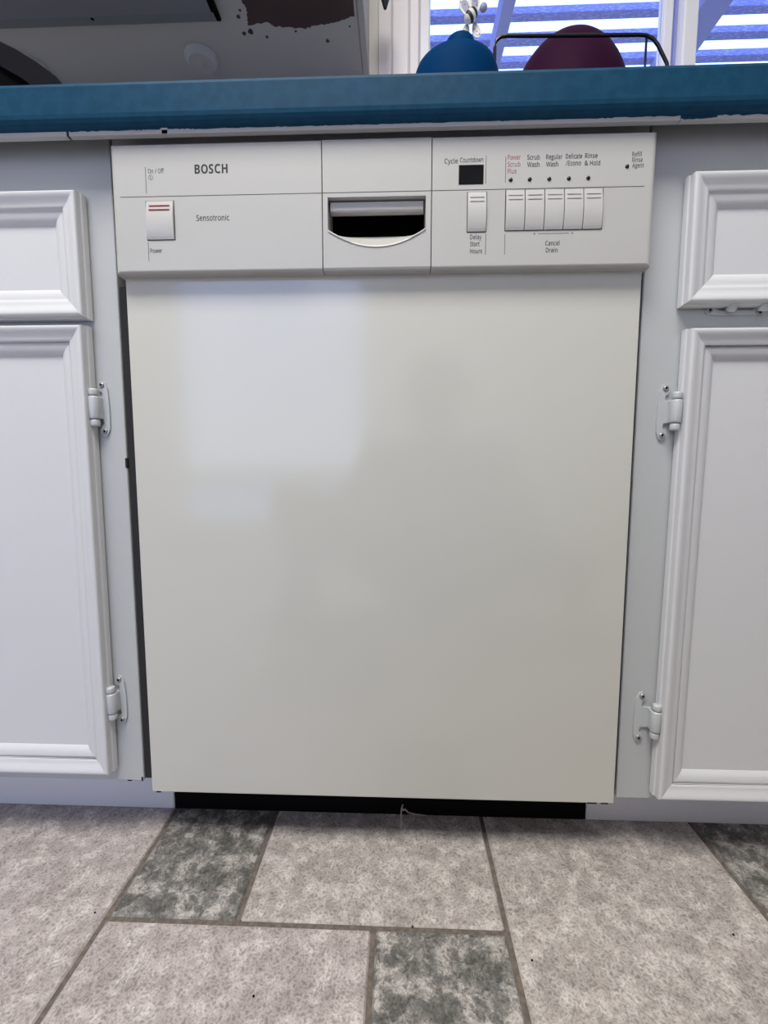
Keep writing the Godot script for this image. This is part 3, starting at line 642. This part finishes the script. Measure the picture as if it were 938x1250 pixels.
# ---------------------------------------------------------------- above the worktop
func upper_cabinet():
	var U := thing("upper_cabinet", "white upper cabinet seen from below, its underside chipped to maroon paint", "cabinet", Vector3(-0.6, 1.4, -0.44))
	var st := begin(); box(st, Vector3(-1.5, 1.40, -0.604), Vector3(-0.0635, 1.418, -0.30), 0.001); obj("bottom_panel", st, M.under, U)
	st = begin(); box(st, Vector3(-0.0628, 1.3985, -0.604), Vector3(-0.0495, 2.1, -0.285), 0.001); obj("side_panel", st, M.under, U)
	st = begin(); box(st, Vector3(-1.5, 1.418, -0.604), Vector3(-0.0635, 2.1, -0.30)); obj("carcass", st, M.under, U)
	# bare patch where the white has come off, as a skin of old paint
	var o := PackedVector2Array()
	var src := [[-0.2845, -0.33], [-0.2856, -0.4173], [-0.2815, -0.4329], [-0.2852, -0.4491], [-0.2898, -0.4674], [-0.2736, -0.4645], [-0.2458, -0.4621], [-0.2365, -0.4709], [-0.2117, -0.4735], [-0.1754, -0.4782], [-0.1521, -0.4721], [-0.123, -0.4697], [-0.0952, -0.4623], [-0.0696, -0.4566], [-0.0665, -0.33]]
	for i in src.size():
		var a := Vector2(src[i][0], src[i][1]); var b := Vector2(src[(i + 1) % src.size()][0], src[(i + 1) % src.size()][1])
		var k := 6 if i > 0 and i < src.size() - 2 else 1
		for j in k:
			var p := a.lerp(b, float(j) / k)
			if j > 0: p += Vector2(rng.randf_range(-1, 1), rng.randf_range(-1, 1)) * 0.0016
			o.append(p)
	var down := Transform3D(Basis(Vector3(1, 0, 0), Vector3(0, 0, 1), Vector3(0, -1, 0)), Vector3(0, 1.4002, 0))
	st = begin(); extrude(st, o, 0.0, 0.0006, down); obj("bare_patch", st, M.maroon_paint, U)
	for c in [[-0.3034, -0.4484, 0.0042], [-0.2955, -0.4370, 0.0028], [-0.3042, -0.4843, 0.0045], [-0.2888, -0.4795, 0.0062], [-0.2584, -0.493, 0.0035], [-0.1952, -0.4828, 0.0026], [-0.1323, -0.5065, 0.0042], [-0.0818, -0.4763, 0.0022]]:
		var q := PackedVector2Array()
		for i in 9: q.append(Vector2(c[0], c[1]) + Vector2.from_angle(TAU * i / 9) * c[2] * rng.randf_range(0.7, 1.2))
		st = begin(); extrude(st, q, 0.0, 0.0006, down); obj("paint_chip", st, M.maroon_paint, U)
	# strip lamp, unlit, under its front
	var F := thing("strip_light", "switched-off strip light fixed under the upper cabinet", "lamp", Vector3(-0.9, 1.4, -0.40))
	var pr := PackedVector2Array()
	for v in [[-0.4505, 1.3996], [-0.4505, 1.394], [-0.4215, 1.3900], [-0.4205, 1.3830], [-0.34, 1.3830], [-0.34, 1.3996]]: pr.append(Vector2(v[0], v[1]))
	var side := Transform3D(Basis(Vector3(0, 0, 1), Vector3(0, 1, 0), Vector3(1, 0, 0)), Vector3.ZERO)
	st = begin(); extrude(st, pr, -1.40, -0.3475, side); obj("housing", st, M.fixture, F)
	st = begin(); extrude(st, pr, -0.3473, -0.3390, side); obj("end_cap", st, M.black, F)
	st = begin(); disc_shape(st, Vector3(-0.595, 1.3925, -0.4345), 0.0035, 0.0012, 12, Vector3.DOWN); obj("screw", st, M.hole, F)
	# two round puck lamps
	for x in [[-0.4175, -0.5355, "round white puck light under the upper cabinet, wholly clear of the dark tray"], [-0.815, -0.545, "round white puck light under the upper cabinet, half hidden by the dark tray"]]:
		var P := thing("puck_light", x[2], "lamp", Vector3(x[0], 1.4, x[1]), "puck lights under the cabinet")
		var f := Transform3D(Basis(Vector3.RIGHT, PI), Vector3(x[0], 1.3998, x[1]))
		st = begin(true); lathe(st, [Vector2(0.036, 0), Vector2(0.0355, 0.003), Vector2(0.027, 0.013), Vector2(0.0262, 0.0135), Vector2(0.0255, 0.0130)], 40, f); obj("rim", st, M.puck, P)
		st = begin(true); lathe(st, [Vector2(0.0258, 0.0125), Vector2(0.02, 0.0122), Vector2(0.010, 0.0120), Vector2(0.009, 0.0126), Vector2(0.006, 0.0142), Vector2(0.0, 0.0146)], 40, f); obj("lens", st, M.under, P)

func counter_objects():
	# upturned teal cup
	var C := thing("cup", "upturned teal blue cup standing on the worktop left of the dish rack", "cup", Vector3(0.0955, 0.9047, -0.09))
	var f := Transform3D(Basis.IDENTITY, Vector3(0.0940, 0.9048, -0.09))
	var st := begin(true)
	lathe(st, [Vector2(0.050, 0.0), Vector2(0.053, 0.001), Vector2(0.054, 0.006), Vector2(0.0555, 0.045), Vector2(0.0550, 0.070), Vector2(0.0530, 0.081), Vector2(0.0505, 0.0880), Vector2(0.043, 0.0925), Vector2(0.033, 0.0955), Vector2(0.023, 0.0970), Vector2(0.0190, 0.098), Vector2(0.0182, 0.100)], 48, f); obj("body", st, M.teal, C)
	st = begin(true); lathe(st, [Vector2(0.0182, 0.098), Vector2(0.0180, 0.1245), Vector2(0.0174, 0.1255), Vector2(0.0150, 0.1255), Vector2(0.0140, 0.1235), Vector2(0.0, 0.123)], 40, f.translated(Vector3(0.005, 0, 0))); obj("foot", st, M.teal, C)
	# dish rack of black wire
	var R := thing("dish_rack", "black wire dish rack on the worktop in front of the window", "rack", Vector3(0.245, 0.905, -0.2))
	var r := 0.0021
	var rail_pts := func(z: float) -> Array:
		return [Vector3(0.143, 0.912, z), Vector3(0.143, 1.024, z), Vector3(0.1445, 1.032, z), Vector3(0.150, 1.0362, z), Vector3(0.158, 1.037, z), Vector3(0.320, 1.0335, z), Vector3(0.330, 1.0325, z), Vector3(0.3385, 1.0285, z), Vector3(0.345, 1.021, z), Vector3(0.357, 1.0, z), Vector3(0.372, 0.912, z)]
	for z in [-0.09, -0.34]:
		st = begin(true); tube(st, rail_pts.call(z), r, 8); obj("top_wire", st, M.wire, R)
	for x in [0.143, 0.372]:
		st = begin(true); tube(st, [Vector3(x, 0.912, -0.09), Vector3(x, 0.912, -0.34)], r, 8); obj("base_wire", st, M.wire, R)
	for z in [-0.09, -0.34]:
		st = begin(true); tube(st, [Vector3(0.143, 0.912, z), Vector3(0.372, 0.912, z)], r, 8); obj("base_wire", st, M.wire, R)
	for i in 7:
		var x := 0.165 + 0.03 * i; st = begin(true); tube(st, [Vector3(x, 0.912, -0.09), Vector3(x, 0.912, -0.34)], 0.0014, 6); obj("base_wire", st, M.wire, R)
	st = begin(true); tube(st, [Vector3(0.3305, 0.912, -0.0905), Vector3(0.3305, 1.0325, -0.0905)], 0.0015, 8); obj("upright_wire", st, M.wire, R)
	for x in [0.146, 0.369]:
		for z in [-0.1, -0.33]:
			st = begin(); disc_shape(st, Vector3(x, 0.9047, z), 0.005, 0.009, 12, Vector3.UP); obj("foot", st, M.black, R)
	# maroon bowl upturned in the rack
	var B := thing("bowl", "upturned dark maroon bowl resting in the black wire dish rack", "bowl", Vector3(0.271, 0.914, -0.20))
	f = Transform3D(Basis.IDENTITY, Vector3(0.2715, 0.9145, -0.205))
	st = begin(true); var pr := [Vector2(0.084, 0.0), Vector2(0.088, 0.0), Vector2(0.089, 0.004), Vector2(0.0885, 0.012)]
	for i in range(1, 17):
		var a := PI / 2 * i / 16.0; pr.append(Vector2(0.0885 * cos(a), 0.085 + 0.128 * sin(a)))
	pr[-1].x = 0.0
	lathe(st, pr, 56, f); obj("body", st, M.maroon, B)
	# dark tray leaning at the far left
	var T := thing("oven_tray", "dark grey baking tray propped slanting on the worktop at far left", "tray", Vector3(-0.62, 0.905, -0.2))
	var e := PackedVector2Array([Vector2(-0.66, 0.9055), Vector2(-0.4965, 0.9055), Vector2(-0.474, 1.05), Vector2(-0.5052, 1.0946), Vector2(-0.536, 1.1170), Vector2(-0.567, 1.1355), Vector2(-0.60, 1.1515), Vector2(-0.70, 1.19), Vector2(-0.76, 1.19)])
	st = begin(); extrude(st, e, -0.225, -0.205); obj("back", st, M.black, T)
	var e2 := PackedVector2Array([Vector2(-0.474, 1.05), Vector2(-0.5052, 1.0946), Vector2(-0.536, 1.1170), Vector2(-0.567, 1.1355), Vector2(-0.60, 1.1515), Vector2(-0.70, 1.19), Vector2(-0.71, 1.165), Vector2(-0.60, 1.1165), Vector2(-0.5572, 1.0925), Vector2(-0.51, 1.055)])
	st = begin(); extrude(st, e2, -0.206, -0.198); obj("rim", st, M.tray, T)

func window_ornaments():
	var B := thing("bee_ornament", "small white bee ornament with striped body hanging in the window", "ornament", Vector3(0.178, 1.488, -0.56))
	var c := Vector3(0.178, 1.488, -0.56); var ang := -0.62      # body axis leans up to the right
	var ax := Vector3(cos(0.75), sin(0.75), 0.0)
	var f := Transform3D(Basis(Quaternion(Vector3.UP, ax)), c)
	var L := 0.034; var seg := 5
	for s in seg:
		var st := begin(true); var pr := []
		for i in 5:
			var t := (s + i / 4.0) / seg; var y := (t - 0.5) * L
			pr.append(Vector2(0.0118 * sqrt(max(0.0, 1.0 - pow(2 * t - 1, 2))) + (0.0 if (t < 0.001 or t > 0.999) else 0.0005), y))
		lathe(st, pr, 20, f); obj("body_stripe", st, M.bee_white if s % 2 == 0 else M.bee_dark, B)
	var st := begin(true); lathe(st, ball(0.0085), 20, Transform3D(Basis.IDENTITY, Vector3(0.2045, 1.5025, -0.56))); obj("head", st, M.bee_head, B)
	var k := 0
	for w in [[0.179, 1.494, 2.05, 0.046], [0.1885, 1.4985, 1.62, 0.044], [0.1715, 1.484, -1.78, 0.036], [0.186, 1.4875, -1.25, 0.034]]:
		var o := PackedVector2Array(); var inn := PackedVector2Array()
		for i in 20:
			var t := TAU * i / 20; var u := 0.5 - 0.5 * cos(t); var v := sin(t) * (0.24 + 0.22 * u)
			var d := Vector2(u * w[3], v * w[3] * 0.75).rotated(w[2]); o.append(Vector2(w[0], w[1]) + d)
			var d2 := Vector2((0.2 + 0.66 * u) * w[3], v * w[3] * 0.45).rotated(w[2]); inn.append(Vector2(w[0], w[1]) + d2)
		st = begin(); extrude(st, o, -0.574 - 0.0006 * k, -0.5715 - 0.0006 * k); var wing := obj("wing", st, M.bee_white, B)
		st = begin(); extrude(st, inn, -0.572 - 0.0006 * k, -0.5708 - 0.0006 * k); obj("wing_cell", st, M.bee_head if k < 2 else M.casing, wing)
		for j in 3:
			var d := Vector2((0.45 + 0.2 * j) * w[3], (j - 1) * 0.12 * w[3]).rotated(w[2])
			st = begin(); disc_shape(st, Vector3(w[0] + d.x, w[1] + d.y, -0.5712 - 0.0006 * k), 0.0012, 0.0008, 8); obj("spot", st, M.bee_dark, wing)
		k += 1
	st = begin(); tube(st, [Vector3(0.19, 1.5, -0.566), Vector3(0.20, 2.0, -0.602)], 0.0004, 5); obj("thread", st, M.steel, B)
	# a dark pendant whose tip reaches into the picture
	var P := thing("pendant", "tip of a dark pointed pendant hanging beside the window casing", "ornament", Vector3(-0.0102, 1.45, -0.5))
	st = begin(true); lathe(st, [Vector2(0, 0), Vector2(0.0035, 0.004), Vector2(0.0115, 0.03), Vector2(0.016, 0.06), Vector2(0.013, 0.09), Vector2(0.0, 0.115)], 16, Transform3D(Basis.IDENTITY, Vector3(-0.0095, 1.449, -0.5))); obj("drop", st, M.bee_dark, P)
	st = begin(); tube(st, [Vector3(-0.0095, 1.56, -0.5), Vector3(-0.0095, 2.2, -0.6)], 0.0005, 5); obj("thread", st, M.steel, P)

func ball(r: float) -> Array:
	var pr := []
	for i in 13: pr.append(Vector2(r * sin(PI * i / 12.0), -r * cos(PI * i / 12.0)))
	pr[0].x = 0.0; pr[12].x = 0.0
	return pr

func small_things():
	# frayed string hanging out from under the door
	var st := begin(true)
	tube(st, [Vector3(0.0310, 0.033, -0.045), Vector3(0.0292, 0.0262, -0.043), Vector3(0.0284, 0.017, -0.040), Vector3(0.0290, 0.008, -0.038), Vector3(0.0282, 0.0012, -0.036)], [0.0011, 0.0013, 0.0009, 0.0007, 0.0004], 6)
	tube(st, [Vector3(0.0292, 0.0262, -0.043), Vector3(0.0345, 0.0268, -0.044), Vector3(0.0385, 0.0205, -0.046), Vector3(0.050, 0.0145, -0.05), Vector3(0.064, 0.0105, -0.054), Vector3(0.072, 0.0012, -0.058)], [0.0012, 0.0014, 0.0009, 0.0011, 0.0006, 0.0004], 6)
	var s := obj("string", st, M.string); tag(s, "frayed scrap of pale string dangling from the black gap under the door", "string")
	var crumbs := [[-0.3145, 0.0891, 0.0016, "dark crumb on the pale tile beside the long slanting grout line at left"], [-0.1106, 0.162, 0.0018, "dark crumb lying alone on the big pale tile nearest the viewer"], [0.041, 0.0918, 0.0013, "dark crumb on the grout line above the grey front tile"],
		[0.1611, 0.121, 0.0014, "tiny dark crumb on the large tile just right of the grey front tile"], [0.3836, 0.0881, 0.0016, "dark crumb far out on the large tile under the right-hand cabinet"]]
	for c in crumbs:
		st = begin()
		var pr := []; var ctr := Vector3(c[0], c[2] * 0.5, c[1])
		for i in 6: pr.append(ctr + Vector3(cos(TAU * i / 6), 0, sin(TAU * i / 6)) * c[2] * rng.randf_range(0.5, 1.1) + Vector3(0, -c[2] * 0.5, 0))
		var topv := ctr + Vector3(0, c[2] * 0.6, 0)
		for i in 6: poly(st, [pr[i], pr[(i + 1) % 6], topv], ctr)
		poly(st, pr, ctr)
		tag(obj("crumb", st, M.hole), c[3], "crumb", "crumbs on the floor")

# ---------------------------------------------------------------- the photographer, seen only as a dim shape in the door's sheen
# meshes the smooth union of tapered capsules [a, b, ra, rb, colour] as surface nets
func nets(st: SurfaceTool, bones: Array, cell: float, k: float):
	var lo := Vector3.INF; var hi := -Vector3.INF
	for b in bones:
		var r: float = max(b[2], b[3]) + k + cell * 3.0
		lo = lo.min(b[0] - Vector3.ONE * r).min(b[1] - Vector3.ONE * r); hi = hi.max(b[0] + Vector3.ONE * r).max(b[1] + Vector3.ONE * r)
	var nx := int((hi.x - lo.x) / cell) + 1; var ny := int((hi.y - lo.y) / cell) + 1; var nz := int((hi.z - lo.z) / cell) + 1
	var d := PackedFloat32Array(); d.resize(nx * ny * nz); d.fill(1.0)
	var near := PackedFloat32Array(); near.resize(d.size()); near.fill(9.0)
	var who := PackedInt32Array(); who.resize(d.size())
	for n in bones.size():
		var b = bones[n]; var a: Vector3 = b[0]; var ab: Vector3 = b[1] - a; var l2: float = max(ab.length_squared(), 1e-9)
		var r: float = max(b[2], b[3]) + k + cell * 2.0
		var p0: Vector3 = (a.min(b[1]) - Vector3.ONE * r - lo) / cell; var p1: Vector3 = (a.max(b[1]) + Vector3.ONE * r - lo) / cell
		for z in range(max(0, int(p0.z)), min(nz, int(p1.z) + 1)):
			for y in range(max(0, int(p0.y)), min(ny, int(p1.y) + 1)):
				for x in range(max(0, int(p0.x)), min(nx, int(p1.x) + 1)):
					var p := lo + Vector3(x, y, z) * cell - a
					var t := clampf(p.dot(ab) / l2, 0.0, 1.0)
					var v := (p - ab * t).length() - lerpf(b[2], b[3], t)
					var i := (z * ny + y) * nx + x
					if v < near[i]: near[i] = v; who[i] = n
					var h := maxf(k - absf(d[i] - v), 0.0) / k
					d[i] = minf(d[i], v) - h * h * k * 0.25
	var at := {}
	var corner := [0, 1, nx, nx + 1, nx * ny, nx * ny + 1, nx * ny + nx, nx * ny + nx + 1]
	var edges := [[0, 1], [2, 3], [4, 5], [6, 7], [0, 2], [1, 3], [4, 6], [5, 7], [0, 4], [1, 5], [2, 6], [3, 7]]
	for z in nz - 1:
		for y in ny - 1:
			for x in nx - 1:
				var i := (z * ny + y) * nx + x
				if absf(d[i]) > cell * 2.5: continue
				var c := Vector3.ZERO; var m := 0
				for e in edges:
					var u: float = d[i + corner[e[0]]]; var v: float = d[i + corner[e[1]]]
					if (u < 0.0) != (v < 0.0):
						var t := u / (u - v); var q0: int = e[0]; var q1: int = e[1]
						c += Vector3(q0 & 1, (q0 >> 1) & 1, q0 >> 2).lerp(Vector3(q1 & 1, (q1 >> 1) & 1, q1 >> 2), t); m += 1
				if m > 0: at[i] = lo + (Vector3(x, y, z) + c / m) * cell
	var step := [1, nx, nx * ny]
	for i in at:
		for ax in 3:
			var u: float = d[i]; var v: float = d[i + step[ax]]
			if (u < 0.0) == (v < 0.0): continue
			var s1: int = step[(ax + 1) % 3]; var s2: int = step[(ax + 2) % 3]
			if not (at.has(i - s1) and at.has(i - s2) and at.has(i - s1 - s2)): continue
			var q := [at[i], at[i - s1], at[i - s1 - s2], at[i - s2]]
			st.set_color(bones[who[i]][4])
			for j in ([0, 2, 1, 0, 3, 2] if u < 0.0 else [0, 1, 2, 0, 2, 3]): st.add_vertex(q[j])

func photographer():
	var cloth := Color(0.018, 0.02, 0.028); var jeans := Color(0.02, 0.028, 0.05); var skin := Color(0.42, 0.23, 0.15)
	var P := thing("person", "crouching person in dark clothes holding up a phone, dimly mirrored in the dishwasher door", "person", Vector3(0.14, 0, 1.0))
	var hl := Vector3(0.05, 0.14, 1.0); var hr := Vector3(0.24, 0.14, 1.0); var chest := Vector3(0.15, 0.40, 0.95); var neck := Vector3(0.135, 0.56, 0.885)
	var sl := Vector3(-0.035, 0.52, 0.90); var sr := Vector3(0.315, 0.52, 0.90); var el := Vector3(-0.20, 0.32, 0.80); var er := Vector3(0.37, 0.32, 0.73)
	var wl := Vector3(-0.085, 0.385, 0.625); var wr := Vector3(0.125, 0.385, 0.625)
	var kl := Vector3(-0.29, 0.385, 0.79); var al := Vector3(-0.32, 0.08, 1.0); var kr := Vector3(0.50, 0.22, 0.72); var ar := Vector3(0.63, 0.075, 1.02)
	var head := Vector3(0.13, 0.69, 0.825)
	var st := begin(true)
	nets(st, [
		[hl, hr, 0.11, 0.11, jeans], [Vector3(0.145, 0.17, 1.0), chest, 0.135, 0.13, cloth], [chest + Vector3(-0.06, 0.02, 0), chest + Vector3(0.06, 0.02, 0), 0.12, 0.12, cloth],
		[chest, neck, 0.12, 0.06, cloth], [sl, sr, 0.062, 0.062, cloth], [neck, head + Vector3(0, -0.05, 0.01), 0.052, 0.05, skin],
		[sl, el, 0.056, 0.044, cloth], [el, wl, 0.044, 0.030, cloth], [sr, er, 0.056, 0.044, cloth], [er, wr, 0.044, 0.030, cloth],
		[hl, kl, 0.09, 0.062, jeans], [kl, al, 0.058, 0.042, jeans], [hr, kr, 0.09, 0.062, jeans], [kr, ar, 0.058, 0.042, jeans],
		[al + Vector3(0, -0.03, 0.03), Vector3(-0.345, 0.035, 0.80), 0.042, 0.033, cloth], [ar + Vector3(0, -0.03, 0), Vector3(0.68, 0.035, 1.20), 0.042, 0.033, cloth]], 0.016, 0.05)
	# head, looking down at the phone
	var look := Basis.looking_at(Vector3(0.02, 0.43, 0.56) - head, Vector3.UP)
	var hp := func(x: float, y: float, z: float) -> Vector3: return head + look * Vector3(x, y, -z)     # z forward
	nets(st, [
		[hp.call(0, 0.03, -0.015), hp.call(0, 0.035, 0.02), 0.085, 0.078, skin], [hp.call(0, -0.05, 0.03), hp.call(0, -0.085, 0.055), 0.055, 0.032, skin], [hp.call(0, 0.012, 0.088), hp.call(0, -0.022, 0.105), 0.008, 0.014, skin],
		[hp.call(-0.03, 0.03, 0.078), hp.call(0.03, 0.03, 0.078), 0.016, 0.016, skin], [hp.call(-0.016, -0.052, 0.085), hp.call(0.016, -0.052, 0.085), 0.009, 0.009, Color(0.4, 0.16, 0.13)],
		[hp.call(-0.078, 0.015, 0.0), hp.call(-0.08, -0.02, 0.004), 0.016, 0.011, skin], [hp.call(0.078, 0.015, 0.0), hp.call(0.08, -0.02, 0.004), 0.016, 0.011, skin]], 0.006, 0.02)
	# hands: palm, four bent fingers behind the phone's edge and a thumb on its back
	for s in [-1.0, 1.0]:
		var w: Vector3 = wl if s < 0 else wr
		var pc := Vector3(0.0185 + s * 0.075, 0.415, 0.587)
		var bones := [[w, pc + Vector3(s * 0.012, -0.012, 0.018), 0.027, 0.026, skin], [pc + Vector3(s * 0.012, -0.025, 0.01), pc + Vector3(s * 0.006, 0.03, 0.004), 0.019, 0.017, skin]]
		for f in 4:
			var y := -0.028 + 0.0205 * f; var len: float = [0.82, 0.98, 1.0, 0.9][f]
			var b0 := pc + Vector3(s * 0.006, y, 0.0); var b1 := b0 + Vector3(s * 0.002, 0.004, -0.024) * len; var b2 := b1 + Vector3(-s * 0.022, 0.003, -0.006) * len; var b3 := b2 + Vector3(-s * 0.016, 0.001, 0.003) * len
			bones.append_array([[b0, b1, 0.0095, 0.0085, skin], [b1, b2, 0.0085, 0.0078, skin], [b2, b3, 0.0078, 0.0066, skin]])
		var t0 := pc + Vector3(s * 0.004, -0.032, 0.012); var t1 := t0 + Vector3(-s * 0.020, 0.022, 0.003); var t2 := t1 + Vector3(-s * 0.016, 0.022, -0.008)
		bones.append_array([[t0, t1, 0.012, 0.0098, skin], [t1, t2, 0.0098, 0.0078, skin]])
		nets(st, bones, 0.0045, 0.007)
	var m := plain(Color(1, 1, 1), 0.75, 0.0, 0.3); m.vertex_color_use_as_albedo = true
	obj("body", st, m, P)
	var hm := plain(Color(0.10, 0.07, 0.055), 0.6, 0.0, 0.3)
	st = begin(true)
	nets(st, [[hp.call(0, 0.052, -0.03), hp.call(0, 0.068, 0.028), 0.085, 0.068, skin], [hp.call(-0.06, 0.02, -0.035), hp.call(0.06, 0.02, -0.035), 0.045, 0.045, skin], [hp.call(0, -0.03, -0.06), hp.call(0, 0.05, -0.06), 0.05, 0.06, skin]], 0.007, 0.02)
	obj("hair", st, hm, P)
	for s in [-1.0, 1.0]:
		st = begin(true); lathe(st, ball(0.0125), 14, Transform3D(look, hp.call(s * 0.031, 0.008, 0.074))); obj("eye", st, M.bee_white, P)
	# the phone, just behind the lens
	var Ph := thing("phone", "dark phone held upright in front of the crouching person", "phone", Vector3(0.0185, 0.36, 0.556))
	st = begin(); box(st, Vector3(-0.0205, 0.36, 0.549), Vector3(0.0575, 0.516, 0.557), 0.003); obj("body", st, M.black, Ph)
	st = begin(); box(st, Vector3(-0.0185, 0.362, 0.5568), Vector3(0.0555, 0.514, 0.5576)); obj("screen", st, M.display, Ph)
